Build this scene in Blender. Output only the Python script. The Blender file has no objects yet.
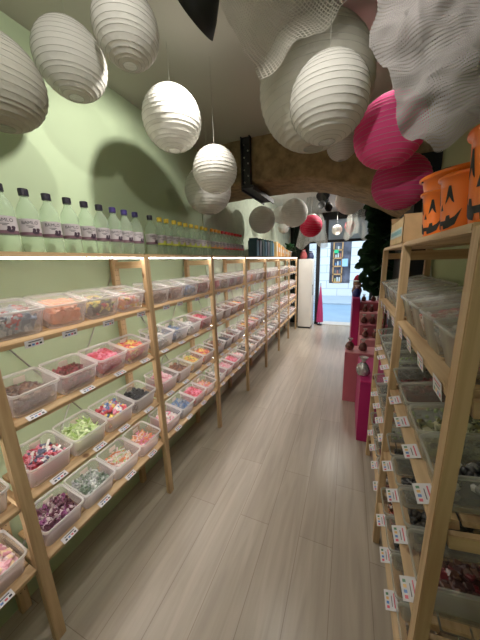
import bpy, bmesh, math, random
from mathutils import Vector, Matrix, Euler
R = math.radians
random.seed(7)
sc = bpy.context.scene
COL = sc.collection

# ------------------------------------------------------------ camera, world, light, exposure
H = 1.62
F_PX = 258.0
def cam_axes():
    y = Vector((350-240, 258-320, F_PX)).normalized()
    d = Vector((275-240, 1500-320, F_PX)).normalized()
    d = (d - y*d.dot(y)).normalized(); up = -d
    return y.cross(up), y, up
_x, _y, _u = cam_axes()
def w_of(v): return Vector((_x.dot(v), _y.dot(v), _u.dot(v)))
cd = bpy.data.cameras.new('camera'); cam = bpy.data.objects.new('camera', cd); COL.objects.link(cam)
cr, cu, cb = w_of(Vector((1,0,0))), w_of(Vector((0,-1,0))), w_of(Vector((0,0,-1)))
M = Matrix((cr, cu, cb)).transposed().to_4x4(); M.translation = (0, 0, H)
cam.matrix_world = M
cd.sensor_fit = 'VERTICAL'; cd.sensor_height = 24.0; cd.lens = 24.0*F_PX/640.0; cd.clip_start = 0.02
sc.camera = cam
sc.view_settings.view_transform = 'Standard'; sc.view_settings.look = 'None'
sc.view_settings.gamma = 1; sc.view_settings.use_curve_mapping = False
sc.view_settings.exposure = 0.0
sc.cycles.use_denoising = True
sc.cycles.transparent_max_bounces = 24
sc.cycles.max_bounces = 8
sc.cycles.sample_clamp_indirect = 4.0

wd = bpy.data.worlds.new('sky'); sc.world = wd; wd.use_nodes = True
wd.node_tree.nodes['Background'].inputs[0].default_value = (0.66, 0.84, 1.0, 1)
wd.node_tree.nodes['Background'].inputs[1].default_value = 2.2

def lamp(kind, name, loc, energy, color=(1, .95, .87), aim=None, size=.08, spot=None, blend=.5, sy=None):
    l = bpy.data.lights.new(name, kind); l.energy = energy; l.color = color
    if kind == 'AREA':
        l.size = size
        if sy: l.shape = 'RECTANGLE'; l.size_y = sy
    else: l.shadow_soft_size = size
    if kind == 'SPOT': l.spot_size = R(spot); l.spot_blend = blend
    o = bpy.data.objects.new(name, l); COL.objects.link(o); o.location = loc
    if aim: o.rotation_euler = (Vector(aim)-Vector(loc)).to_track_quat('-Z', 'Y').to_euler()
    return o
# the track spot in view, its fellows along the ceiling (out of frame or behind the lintel), and added fill lamps
lamp('SPOT', 'track_and_fill_spot', (-.605, 1.11, 2.515), 34, aim=(-1.3, 1.3, 1.8), size=.02, spot=112, blend=.5)
lamp('SPOT', 'track_and_fill_spot', (-.30, .27, 2.52), 22, aim=(-1.4, .85, 1.8), size=.02, spot=100, blend=.6)
lamp('SPOT', 'track_and_fill_spot', (-.20, .35, 2.38), 24, aim=(.14, 1.5, 1.88), size=.02, spot=62, blend=.5)
lamp('SPOT', 'track_and_fill_spot', (-.30, 5.9, 2.60), 150, aim=(-.40, 6.2, 0), size=.05, spot=95, blend=.7)  # fill spot added to brighten the floor by the door
lamp('SPOT', 'track_and_fill_spot', (.35, -.5, 2.45), 12, aim=(-1.3, .7, 1.0), size=.05, spot=70, blend=.8)  # fill spot added behind the camera to lift the left rack's tiers
lamp('SPOT', 'track_and_fill_spot', (-.55, 1.95, 2.58), 24, aim=(.3, 1.45, .9), size=.04, spot=62, blend=.7)  # fill spot added to brighten the right rack
lamp('SPOT', 'track_and_fill_spot', (.2, 1.6, 2.60), 12, aim=(-1.3, 2.1, 1.0), size=.05, spot=80, blend=.8)  # fill spot added on the right, reaching in between the left rack's boards
lamp('SPOT', 'track_and_fill_spot', (-.15, 3.95, 2.46), 42, aim=(-1.3, 4.0, 1.7), size=.03, spot=150, blend=.7)
lamp('SPOT', 'track_and_fill_spot', (-.10, 4.9, 2.56), 50, aim=(-.9, 4.9, .7), size=.04, spot=150, blend=.7)
lamp('AREA', 'fill_panel_light', (-.45, -.7, 2.55), 7, aim=(-.8, 1.2, .6), size=.9)  # soft fill added behind the camera to raise the ambient light

# ------------------------------------------------------------ materials
def new_mat(name):
    m = bpy.data.materials.new(name); m.use_nodes = True
    nt = m.node_tree; nt.nodes.clear()
    out = nt.nodes.new('ShaderNodeOutputMaterial')
    return m, nt, out
def mat(name, c, rough=.6, var=.06, scale=12, bump=0, metal=0, spec=.5, coat=0, sheen=0):
    m, nt, out = new_mat(name)
    p = nt.nodes.new('ShaderNodeBsdfPrincipled')
    tc = nt.nodes.new('ShaderNodeTexCoord'); n = nt.nodes.new('ShaderNodeTexNoise')
    n.inputs['Scale'].default_value = scale; n.inputs['Detail'].default_value = 4
    nt.links.new(tc.outputs['Object'], n.inputs['Vector'])
    r = nt.nodes.new('ShaderNodeValToRGB')
    r.color_ramp.elements[0].position = .3; r.color_ramp.elements[1].position = .7
    r.color_ramp.elements[0].color = (*[max(0, v*(1-var)) for v in c], 1)
    r.color_ramp.elements[1].color = (*[min(1, v*(1+var)) for v in c], 1)
    nt.links.new(n.outputs['Fac'], r.inputs['Fac']); nt.links.new(r.outputs['Color'], p.inputs['Base Color'])
    p.inputs['Roughness'].default_value = rough; p.inputs['Metallic'].default_value = metal
    p.inputs['Specular IOR Level'].default_value = spec; p.inputs['Coat Weight'].default_value = coat
    if bump:
        b = nt.nodes.new('ShaderNodeBump'); b.inputs['Strength'].default_value = bump
        b.inputs['Distance'].default_value = .02
        nt.links.new(n.outputs['Fac'], b.inputs['Height']); nt.links.new(b.outputs['Normal'], p.inputs['Normal'])
    nt.links.new(p.outputs[0], out.inputs[0]); return m
def emit(name, c, s):
    m, nt, out = new_mat(name); e = nt.nodes.new('ShaderNodeEmission')
    e.inputs[0].default_value = (*c, 1); e.inputs[1].default_value = s
    nt.links.new(e.outputs[0], out.inputs[0]); return m
def pine(name, axis, c1=(.62, .445, .255), c2=(.42, .265, .135)):
    m, nt, out = new_mat(name); p = nt.nodes.new('ShaderNodeBsdfPrincipled')
    tc = nt.nodes.new('ShaderNodeTexCoord'); mp = nt.nodes.new('ShaderNodeMapping')
    s = [38, 38, 38]; s[axis] = 1.6; mp.inputs['Scale'].default_value = s
    oi = nt.nodes.new('ShaderNodeObjectInfo'); ad = nt.nodes.new('ShaderNodeVectorMath'); ad.operation = 'ADD'
    nt.links.new(tc.outputs['Object'], ad.inputs[0]); nt.links.new(oi.outputs['Random'], ad.inputs[1])
    n = nt.nodes.new('ShaderNodeTexNoise'); n.inputs['Scale'].default_value = 1; n.inputs['Detail'].default_value = 5
    n.inputs['Distortion'].default_value = .6
    nt.links.new(ad.outputs[0], mp.inputs['Vector']); nt.links.new(mp.outputs[0], n.inputs['Vector'])
    r = nt.nodes.new('ShaderNodeValToRGB'); r.color_ramp.elements[0].position = .3; r.color_ramp.elements[1].position = .62
    r.color_ramp.elements[0].color = (*c2, 1); r.color_ramp.elements[1].color = (*c1, 1)
    nt.links.new(n.outputs['Fac'], r.inputs['Fac'])
    # knots
    v = nt.nodes.new('ShaderNodeTexVoronoi'); v.inputs['Scale'].default_value = 5
    nt.links.new(ad.outputs[0], v.inputs['Vector'])
    k = nt.nodes.new('ShaderNodeValToRGB'); k.color_ramp.elements[0].position = .06; k.color_ramp.elements[1].position = .10
    k.color_ramp.elements[0].color = (.35, .25, .2, 1); k.color_ramp.elements[1].color = (1, 1, 1, 1)
    nt.links.new(v.outputs['Distance'], k.inputs['Fac'])
    mx = nt.nodes.new('ShaderNodeMixRGB'); mx.blend_type = 'MULTIPLY'; mx.inputs[0].default_value = 1
    nt.links.new(r.outputs[0], mx.inputs[1]); nt.links.new(k.outputs[0], mx.inputs[2])
    nt.links.new(mx.outputs[0], p.inputs['Base Color']); p.inputs['Roughness'].default_value = .55
    nt.links.new(p.outputs[0], out.inputs[0]); return m
def seethrough(name, c, alpha, rough=.25, tint=(1, 1, 1), transl=.3):
    """thin clear or milky plastic: part transparent, part diffuse/translucent with a gloss"""
    m, nt, out = new_mat(name)
    t = nt.nodes.new('ShaderNodeBsdfTransparent'); t.inputs[0].default_value = (*tint, 1)
    p = nt.nodes.new('ShaderNodeBsdfPrincipled'); p.inputs['Base Color'].default_value = (*c, 1); p.inputs['Roughness'].default_value = rough
    tl = nt.nodes.new('ShaderNodeBsdfTranslucent'); tl.inputs[0].default_value = (*c, 1)
    a = nt.nodes.new('ShaderNodeMixShader'); a.inputs[0].default_value = transl
    nt.links.new(p.outputs[0], a.inputs[1]); nt.links.new(tl.outputs[0], a.inputs[2])
    lw = nt.nodes.new('ShaderNodeLayerWeight'); lw.inputs[0].default_value = .35; pw = nt.nodes.new('ShaderNodeMath'); pw.operation = 'POWER'; pw.inputs[1].default_value = 3.0; nt.links.new(lw.outputs['Facing'], pw.inputs[0])
    mm = nt.nodes.new('ShaderNodeMath'); mm.operation = 'MULTIPLY_ADD'; mm.inputs[1].default_value = .42; mm.inputs[2].default_value = alpha; mm.use_clamp = True
    nt.links.new(pw.outputs[0], mm.inputs[0])
    b = nt.nodes.new('ShaderNodeMixShader'); nt.links.new(mm.outputs[0], b.inputs[0])
    nt.links.new(t.outputs[0], b.inputs[1]); nt.links.new(a.outputs[0], b.inputs[2])
    nt.links.new(b.outputs[0], out.inputs[0]); return m
def paper(name, c, transl=.35):
    m, nt, out = new_mat(name)
    d = nt.nodes.new('ShaderNodeBsdfPrincipled'); d.inputs['Base Color'].default_value = (*c, 1); d.inputs['Roughness'].default_value = .7
    d.inputs['Specular IOR Level'].default_value = .25
    t = nt.nodes.new('ShaderNodeBsdfTranslucent'); t.inputs[0].default_value = (*c, 1)
    tc = nt.nodes.new('ShaderNodeTexCoord'); n = nt.nodes.new('ShaderNodeTexNoise')
    n.inputs['Scale'].default_value = 28; n.inputs['Detail'].default_value = 3; n.inputs['Distortion'].default_value = .8
    nt.links.new(tc.outputs['Object'], n.inputs['Vector'])
    b = nt.nodes.new('ShaderNodeBump'); b.inputs['Strength'].default_value = .35; b.inputs['Distance'].default_value = .01
    nt.links.new(n.outputs['Fac'], b.inputs['Height']); nt.links.new(b.outputs['Normal'], d.inputs['Normal'])
    mx = nt.nodes.new('ShaderNodeMixShader'); mx.inputs[0].default_value = transl
    nt.links.new(d.outputs[0], mx.inputs[1]); nt.links.new(t.outputs[0], mx.inputs[2]); nt.links.new(mx.outputs[0], out.inputs[0])
    return m
def netting(name, c, scale, hole, var=True):
    """woven net: real holes from a UV grid, slightly translucent thread"""
    m, nt, out = new_mat(name)
    uv = nt.nodes.new('ShaderNodeTexCoord'); sp = nt.nodes.new('ShaderNodeSeparateXYZ')
    nt.links.new(uv.outputs['UV'], sp.inputs[0])
    outs = []
    for ax in (0, 1):
        a = nt.nodes.new('ShaderNodeMath'); a.operation = 'MULTIPLY'; a.inputs[1].default_value = scale
        nt.links.new(sp.outputs[ax], a.inputs[0])
        f = nt.nodes.new('ShaderNodeMath'); f.operation = 'FRACT'; nt.links.new(a.outputs[0], f.inputs[0])
        g = nt.nodes.new('ShaderNodeMath'); g.operation = 'LESS_THAN'; g.inputs[1].default_value = hole
        nt.links.new(f.outputs[0], g.inputs[0]); outs.append(g)
    h = nt.nodes.new('ShaderNodeMath'); h.operation = 'MULTIPLY'
    nt.links.new(outs[0].outputs[0], h.inputs[0]); nt.links.new(outs[1].outputs[0], h.inputs[1])
    d = nt.nodes.new('ShaderNodeBsdfDiffuse'); d.inputs[0].default_value = (*c, 1)
    t = nt.nodes.new('ShaderNodeBsdfTranslucent'); t.inputs[0].default_value = (*c, 1)
    a = nt.nodes.new('ShaderNodeMixShader'); a.inputs[0].default_value = .35
    nt.links.new(d.outputs[0], a.inputs[1]); nt.links.new(t.outputs[0], a.inputs[2])
    tr = nt.nodes.new('ShaderNodeBsdfTransparent'); b = nt.nodes.new('ShaderNodeMixShader')
    nt.links.new(h.outputs[0], b.inputs[0]); nt.links.new(a.outputs[0], b.inputs[1]); nt.links.new(tr.outputs[0], b.inputs[2])
    nt.links.new(b.outputs[0], out.inputs[0]); return m
def floor_mat():
    m, nt, out = new_mat('laminate floor'); p = nt.nodes.new('ShaderNodeBsdfPrincipled')
    tc = nt.nodes.new('ShaderNodeTexCoord')
    mp = nt.nodes.new('ShaderNodeMapping'); mp.inputs['Rotation'].default_value = (0, 0, R(90))
    nt.links.new(tc.outputs['Object'], mp.inputs[0])
    br = nt.nodes.new('ShaderNodeTexBrick'); br.inputs['Scale'].default_value = 1
    br.inputs['Brick Width'].default_value = 1.25; br.inputs['Row Height'].default_value = .19
    br.inputs['Mortar Size'].default_value = .0015; br.offset = .37
    br.inputs['Color1'].default_value = (.405, .35, .285, 1); br.inputs['Color2'].default_value = (.45, .395, .325, 1)
    br.inputs['Mortar'].default_value = (.27, .22, .175, 1)
    nt.links.new(mp.outputs[0], br.inputs['Vector'])
    m2 = nt.nodes.new('ShaderNodeMapping'); m2.inputs['Scale'].default_value = (22, 1.5, 1)
    nt.links.new(tc.outputs['Object'], m2.inputs[0])
    n = nt.nodes.new('ShaderNodeTexNoise'); n.inputs['Scale'].default_value = 1; n.inputs['Detail'].default_value = 7; n.inputs['Distortion'].default_value = .8
    nt.links.new(m2.outputs[0], n.inputs['Vector'])
    r = nt.nodes.new('ShaderNodeValToRGB'); r.color_ramp.elements[0].position = .33; r.color_ramp.elements[1].position = .66
    r.color_ramp.elements[0].color = (.84, .83, .82, 1); r.color_ramp.elements[1].color = (1.05, 1.05, 1.05, 1)
    nt.links.new(n.outputs['Fac'], r.inputs[0])
    mx = nt.nodes.new('ShaderNodeMixRGB'); mx.blend_type = 'MULTIPLY'; mx.inputs[0].default_value = 1
    nt.links.new(br.outputs['Color'], mx.inputs[1]); nt.links.new(r.outputs[0], mx.inputs[2])
    nt.links.new(mx.outputs[0], p.inputs['Base Color']); p.inputs['Roughness'].default_value = .30
    nt.links.new(p.outputs[0], out.inputs[0]); return m
def stone_blocks():
    m, nt, out = new_mat('pale stone blocks'); p = nt.nodes.new('ShaderNodeBsdfPrincipled')
    tc = nt.nodes.new('ShaderNodeTexCoord'); sp = nt.nodes.new('ShaderNodeSeparateXYZ'); cb_ = nt.nodes.new('ShaderNodeCombineXYZ')
    nt.links.new(tc.outputs['Object'], sp.inputs[0]); nt.links.new(sp.outputs[0], cb_.inputs[0]); nt.links.new(sp.outputs[2], cb_.inputs[1])
    br = nt.nodes.new('ShaderNodeTexBrick'); br.inputs['Scale'].default_value = 1
    br.inputs['Brick Width'].default_value = .9; br.inputs['Row Height'].default_value = .34; br.inputs['Mortar Size'].default_value = .012
    br.inputs['Color1'].default_value = (.80, .78, .76, 1); br.inputs['Color2'].default_value = (.88, .86, .84, 1); br.inputs['Mortar'].default_value = (.55, .55, .57, 1)
    nt.links.new(cb_.outputs[0], br.inputs['Vector']); nt.links.new(br.outputs['Color'], p.inputs['Base Color'])
    p.inputs['Roughness'].default_value = .9; nt.links.new(p.outputs[0], out.inputs[0]); return m

PZ, PY, PX = pine('pine upright grain', 2), pine('pine long grain', 1), pine('pine cross grain', 0)
M_GREEN = mat('pale green paint', (.50, .61, .40), .75, .03, 2.5, .05)
M_ROUGH = mat('rough green white plaster', (.60, .68, .54), .9, .09, 9, .9)
M_GREEN_DIM = mat('shaded green paint right wall', (.40, .46, .25), .8, .03, 3)  # darker than the left wall: backlit shade mixed into the green
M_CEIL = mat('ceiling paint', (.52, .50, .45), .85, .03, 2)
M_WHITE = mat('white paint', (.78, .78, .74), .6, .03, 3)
M_BROWN = mat('brown rough stone', (.29, .205, .105), .9, .35, 14, 1.0)
M_BLACK = mat('black paint', (.012, .013, .012), .6, .2, 8)
M_STEEL = mat('black steel', (.025, .025, .028), .45, .2, 10, 0, .3)
M_MILK = seethrough('milky box plastic', (.92, .86, .88), .17, .3, (1, 1, 1), .45)
M_DIMMILK = seethrough('shaded box plastic', (.66, .68, .62), .13, .3, (1, 1, 1), .35)  # right-rack copies of the box plastics, unlit interior put into the colour
M_DIMRIM = seethrough('shaded rim plastic', (.72, .74, .68), .36, .25, (1, 1, 1), .35)
M_DIMLID = seethrough('shaded clear lid plastic', (.66, .67, .62), .16, .12)
M_RIM = seethrough('box rim plastic', (.97, .94, .94), .55, .25, (1, 1, 1), .4)
M_LID = seethrough('clear box lid plastic', (.88, .88, .85), .14, .15)
M_CARD = mat('cream card', (.78, .70, .60), .7)
M_TAG = mat('white tag paper', (.70, .68, .70), .5, .02)
M_INK = mat('black ink', (.02, .02, .03), .6)
M_LED = emit('lit strip', (1, .95, .88), 26)
M_LED2 = emit('lit strip under shelf', (1, .95, .90), 19)
M_LAN_DIM = paper('shaded lantern paper', (.56, .55, .48), .3)  # darkened lantern paper, shade on two lanterns put into the colour
M_LAN = paper('white lantern paper', (.70, .69, .645))
M_PINK = paper('hot pink lantern paper', (.74, .09, .28), .35)
M_CRIM = paper('crimson lantern paper', (.62, .03, .10), .3)
M_WIRE = mat('thin grey wire', (.42, .41, .37), .5)
M_ORANGE = mat('orange plastic', (.90, .20, .015), .35, .03, 6, 0, 0, .5, .2)

# ------------------------------------------------------------ mesh helpers
def mesh_obj(name, bm, mats, parent=None, smooth=False):
    me = bpy.data.meshes.new(name); bm.normal_update(); bm.to_mesh(me); bm.free()
    for m in (mats if isinstance(mats, (list, tuple)) else [mats]): me.materials.append(m)
    if smooth: me.polygons.foreach_set('use_smooth', [True]*len(me.polygons))
    o = bpy.data.objects.new(name, me); COL.objects.link(o); o.parent = parent
    return o
def box(bm, x0, x1, y0, y1, z0, z1, mi=0, mtx=None):
    vs = [bm.verts.new(Vector((x, y, z))) for x in (x0, x1) for y in (y0, y1) for z in (z0, z1)]
    if mtx:
        for v in vs: v.co = mtx @ v.co
    for q in ((0,1,3,2), (4,6,7,5), (0,4,5,1), (2,3,7,6), (0,2,6,4), (1,5,7,3)):
        f = bm.faces.new([vs[i] for i in q]); f.material_index = mi
    return vs
def bevel_box(bm, x0, x1, y0, y1, z0, z1, b=.003, mi=0):
    t = bmesh.new(); box(t, x0, x1, y0, y1, z0, z1, mi)
    bmesh.ops.recalc_face_normals(t, faces=t.faces)
    bmesh.ops.bevel(t, geom=t.edges[:], offset=b, segments=2, affect='EDGES')
    for f in t.faces: f.material_index = mi
    merge(bm, t)
def merge(bm, t, mtx=None, mi=None):
    if mtx: t.transform(mtx)
    if mi is not None:
        for f in t.faces: f.material_index = mi
    me = bpy.data.meshes.new('tmp'); t.to_mesh(me); t.free(); bm.from_mesh(me); bpy.data.meshes.remove(me)
def lathe(bm, prof, n=24, mi=0, c=(0, 0, 0), a0=0, a1=2*math.pi, mtx=None):
    full = abs(a1-a0-2*math.pi) < 1e-6; k = n if full else n+1; rings = []
    for r, z in prof:
        ring = []
        for i in range(k):
            a = a0+(a1-a0)*i/n
            v = bm.verts.new(Vector((c[0]+r*math.cos(a), c[1]+r*math.sin(a), c[2]+z)))
            if mtx: v.co = mtx @ v.co
            ring.append(v)
        rings.append(ring)
    for a, b in zip(rings, rings[1:]):
        for i in range(n):
            j = (i+1) % k
            f = bm.faces.new((a[i], a[j], b[j], b[i])); f.material_index = mi; f.smooth = True
    return rings
def tube(bm, pts, r, n=6, mi=0, closed=False):
    pts = [Vector(p) for p in pts]; rings = []; N = len(pts)
    for i, p in enumerate(pts):
        a = pts[(i-1) % N] if (closed or i) else pts[0]; b = pts[(i+1) % N] if (closed or i < N-1) else pts[-1]
        t = (b-a).normalized(); s = t.cross(Vector((0, 0, 1)))
        if s.length < .05: s = t.cross(Vector((1, 0, 0)))
        s.normalize(); q = t.cross(s)
        rr = r[i] if isinstance(r, (list, tuple)) else r
        rings.append([bm.verts.new(p+(s*math.cos(2*math.pi*k/n)+q*math.sin(2*math.pi*k/n))*rr) for k in range(n)])
    m = N if closed else N-1
    for i in range(m):
        a, b = rings[i], rings[(i+1) % N]
        for k in range(n):
            f = bm.faces.new((a[k], a[(k+1) % n], b[(k+1) % n], b[k])); f.material_index = mi; f.smooth = True
    if not closed:
        for rg in (rings[0], rings[-1]):
            f = bm.faces.new(rg); f.material_index = mi
def tag(o, label, cat, group=None, kind=None):
    o['label'] = label; o['category'] = cat
    if group: o['group'] = group
    if kind: o['kind'] = kind
    return o
def empty(name, loc=(0, 0, 0)):
    o = bpy.data.objects.new(name, None); COL.objects.link(o); o.location = loc; o.empty_display_size = .05; return o
def copy_tree(o, parent=None):
    c = o.copy(); COL.objects.link(c)
    if parent: c.parent = parent
    for ch in o.children: copy_tree(ch, c)
    return c
def struct(name, bm, m):
    o = mesh_obj(name, bm, m); o['kind'] = 'structure'; return o
ORD = ['first', 'second', 'third', 'fourth', 'fifth', 'sixth', 'seventh', 'eighth', 'ninth', 'tenth',
       'eleventh', 'twelfth', 'thirteenth', 'fourteenth', 'fifteenth']

# ------------------------------------------------------------ the room
XL, XR, CZ, YB, YF = -1.40, .515, 2.67, -1.7, 6.7
def plank(name, m, *a):
    bm = bmesh.new(); box(bm, *a); bmesh.ops.recalc_face_normals(bm, faces=bm.faces); return struct(name, bm, m)
plank('floor', floor_mat(), XL-.1, XR+1.1, YB-.1, YF+.1, -.05, 0)
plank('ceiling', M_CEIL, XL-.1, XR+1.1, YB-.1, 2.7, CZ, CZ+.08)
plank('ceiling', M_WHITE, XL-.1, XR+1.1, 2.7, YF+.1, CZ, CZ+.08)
plank('wall_left', M_GREEN, XL-.1, XL, YB, 2.42, 0, CZ)
plank('wall_left', M_ROUGH, XL-.1, XL+.01, 2.42, YF, 0, CZ)
plank('wall_back', M_GREEN, XL-.1, XR+.1, YB-.1, YB, 0, CZ)
plank('wall_right', M_GREEN_DIM, XR, XR+.1, YB, 2.22, 0, CZ)
plank('wall_right', M_BLACK, XR+.12, XR+.22, 2.22, YF, 0, CZ)
plank('wall_right', M_BLACK, .40, XR+.2, 2.30, 2.98, 0, 2.3)
# shop front: wall pieces round the open door
plank('wall_front', M_BLACK, XL-.1, -.98, YF, YF+.12, 0, CZ)
plank('wall_front', M_WHITE, .52, XR+1.1, YF, YF+.12, 0, CZ)
plank('wall_front', M_BLACK, -.98, .52, YF, YF+.12, 2.50, CZ)
# stone lintel: straight face, underside rising and falling as a flat vault
bm = bmesh.new()
Y0, Y1 = 2.40, 2.98
def under(x):
    t = (x-XL)/(XR+.2-XL)
    return 2.295+.015*math.sin(3.1*t*2) - (.42*((x+.45)/1.0)**1.7 if x > -.45 else 0)
N = 40; rows = []
for i in range(N+1):
    x = XL-.05+(XR+.25-XL)*i/N; zu = under(x)
    j = lambda s: random.uniform(-s, s)
    rows.append([bm.verts.new((x, Y0+j(.004), CZ+.02)), bm.verts.new((x, Y0+j(.006), (CZ+zu)/2)), bm.verts.new((x, Y0+j(.008), zu+.02)),
                 bm.verts.new((x, Y0+.02, zu+j(.004))), bm.verts.new((x, (Y0+Y1)/2, zu+.012+j(.006))), bm.verts.new((x, Y1-.02, zu+j(.004))),
                 bm.verts.new((x, Y1+j(.008), zu+.02)), bm.verts.new((x, Y1, CZ+.02))])
for a, b in zip(rows, rows[1:]):
    for k in range(7): bm.faces.new((a[k], a[k+1], b[k+1], b[k])).smooth = True
struct('trim_1', bm, M_BROWN)['label'] = 'brown stone lintel arching across the ceiling'
# door: black frame, glass transom, open glass leaf
bm = bmesh.new()
box(bm, -.755, -.670, YF-.06, YF+.04, 0, 2.02)
box(bm, .46, .52, YF-.06, YF+.04, 0, 2.02); box(bm, -.98, .52, YF-.06, YF+.04, 2.50, 2.56)
box(bm, -.98, .52, YF-.06, YF+.04, 1.99, 2.05); box(bm, -.56, -.50, YF-.06, YF+.04, 2.05, 2.5); box(bm, -.98, -.93, YF-.06, YF+.04, 0, 2.5)
fr = struct('door_1', bm, M_STEEL)
M_GLASS = seethrough('window glass', (.7, .78, .78), .10, .05)
M_FROST = seethrough('grey transom glass', (.42, .45, .42), .75, .3)
bm = bmesh.new(); box(bm, -.93, .46, YF-.012, YF-.004, 2.05, 2.5); mesh_obj('transom_glass', bm, M_FROST, fr)
bm = bmesh.new(); box(bm, -.93, -.735, YF-.012, YF-.004, .02, 1.99); mesh_obj('side_pane', bm, M_GLASS, fr)
plank('trim_2', mat('stone threshold', (.55, .52, .48), .7), -.93, .52, YF-.06, YF+.3, -.04, .012)
# street
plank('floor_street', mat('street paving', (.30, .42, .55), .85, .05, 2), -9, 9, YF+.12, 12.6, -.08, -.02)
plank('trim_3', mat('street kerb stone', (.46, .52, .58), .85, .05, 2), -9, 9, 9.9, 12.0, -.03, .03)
SW = stone_blocks()
bm = bmesh.new()
for a in ((-9, -.80, 12, 12.4, 0, 7), (.04, 9, 12, 12.4, 0, 7), (-.80, .04, 12, 12.4, 0, .56), (-.80, .04, 12, 12.4, 2.75, 7)): box(bm, *a)
struct('wall_street', bm, SW)
# window of the building opposite
bm = bmesh.new(); box(bm, -.80, .04, 12.26, 12.3, .56, 2.75); wn = struct('window_1', bm, mat('dark shop window interior', (.16, .16, .20), .3, .5, 3))
WO = mat('orange varnished wood', (.68, .36, .14), .5)
bm = bmesh.new()
box(bm, -.68, -.63, 12.12, 12.18, .58, 2.4); box(bm, -.33, -.28, 12.12, 12.18, .58, 2.4)
for z in (.58, .92, 1.26, 1.60, 1.94, 2.28): box(bm, -.68, -.28, 12.12, 12.18, z, z+.055)
lt = mesh_obj('wooden_shelf_frame', bm, WO); tag(lt, 'orange wooden shelf frame in the window across the street', 'shelf')
bm = bmesh.new(); box(bm, -.63, -.46, 12.06, 12.08, 1.84, 1.98); tag(mesh_obj('shop_sign', bm, mat('green sign', (.04, .62, .25), .4)), 'small green sign in the window across the street', 'sign')
bm = bmesh.new(); box(bm, -.30, -.07, 12.06, 12.08, 1.28, 1.60); tag(mesh_obj('poster', bm, mat('pale blue poster', (.45, .68, .88), .4)), 'pale blue poster beside the orange shelf across the street', 'poster')
bm = bmesh.new()
for k, (x, z) in enumerate([(-.56, .70), (-.44, .68), (-.55, 1.05), (-.42, 1.03), (-.56, 1.39), (-.44, 1.4), (-.52, 1.73), (-.4, 1.7)]):
    pass
bm.free()
for k in range(5):
    for q in range(3):
        bm = bmesh.new(); hh = random.uniform(.12, .2); x = -.59+q*.09; z = .635+k*.34
        bevel_box(bm, x, x+.06, 12.13, 12.17, z, z+hh, .01)
        c = random.choice([(.5, .2, .15), (.75, .75, .7), (.15, .3, .5), (.2, .2, .2), (.6, .5, .2)])
        tag(mesh_obj('display_jar', bm, mat('jar colour', c, .4)), f'small jar on the orange shelf across the street, {["lowest", "second lowest", "middle", "second highest", "top"][k]} row, {["left", "middle", "right"][q]}', 'jar', 'jars in the window across the street')

# ------------------------------------------------------------ boxes and candy
TILT = R(11)
def rrect(w, d, r, n=4):
    pts = []
    for cx, cy, a0 in ((w/2-r, d/2-r, 0), (-w/2+r, d/2-r, 90), (-w/2+r, -d/2+r, 180), (w/2-r, -d/2+r, 270)):
        for i in range(n+1):
            a = R(a0+90*i/n); pts.append((cx+r*math.cos(a), cy+r*math.sin(a)))
    return pts
def loft(bm, secs, cap0=True, cap1=True, mi=0):
    rings = [[bm.verts.new((x, y, z)) for x, y in pts] for pts, z in secs]
    n = len(rings[0])
    for k, (a, b) in enumerate(zip(rings, rings[1:])):
        for i in range(n):
            f = bm.faces.new((a[i], a[(i+1) % n], b[(i+1) % n], b[i])); f.material_index = mi[k] if isinstance(mi, list) else mi
    if cap0: bm.faces.new(rings[0][::-1])
    if cap1: bm.faces.new(rings[-1])
    return rings
def tub_bm(W, D, Hh):
    """tapered open tub: outer wall, rolled rim, inner wall; origin = centre of the bottom"""
    bm = bmesh.new()
    s = lambda w, d, r: rrect(w, d, r)
    loft(bm, [(s(W-.034, D-.034, .016), 0), (s(W-.022, D-.022, .02), .006), (s(W-.010, D-.010, .02), Hh-.012),
              (s(W, D, .02), Hh-.010), (s(W, D, .02), Hh-.002), (s(W-.003, D-.003, .02), Hh), (s(W-.011, D-.011, .018), Hh), (s(W-.014, D-.014, .018), Hh-.006),
              (s(W-.027, D-.027, .018), .008)], mi=[0, 0, 1, 1, 1, 1, 1, 0])
    bmesh.ops.recalc_face_normals(bm, faces=bm.faces)
    return bm
def lid_bm(W, D):
    bm = bmesh.new()
    loft(bm, [(rrect(W+.004, D+.004, .022), -.008), (rrect(W+.006, D+.006, .022), .002), (rrect(W+.002, D+.002, .022), .005),
              (rrect(W-.022, D-.022, .016), .005), (rrect(W-.028, D-.028, .014), .001)], cap0=False)
    return bm
def make_box(W, D, Hh, lid, card=True, ms=None):
    ms = ms or (M_MILK, M_RIM, M_LID)
    e = empty('candy_box')
    o = mesh_obj('tub', tub_bm(W, D, Hh), [ms[0], ms[1]], e, True)
    if lid:
        l = mesh_obj('lid', lid_bm(W, D), ms[2], e, True); l.location = (0, 0, Hh); l['label'] = 'clear flat lid'
    elif card:
        bm = bmesh.new(); box(bm, -.022, .022, -.0005, .0005, 0, .030)
        c = mesh_obj('card', bm, M_CARD, e); c.location = (.02, D/2-.016, Hh*.55); c.rotation_euler = (R(-6), 0, 0); c['label'] = 'cream paper card at the back'
    return e
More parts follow.
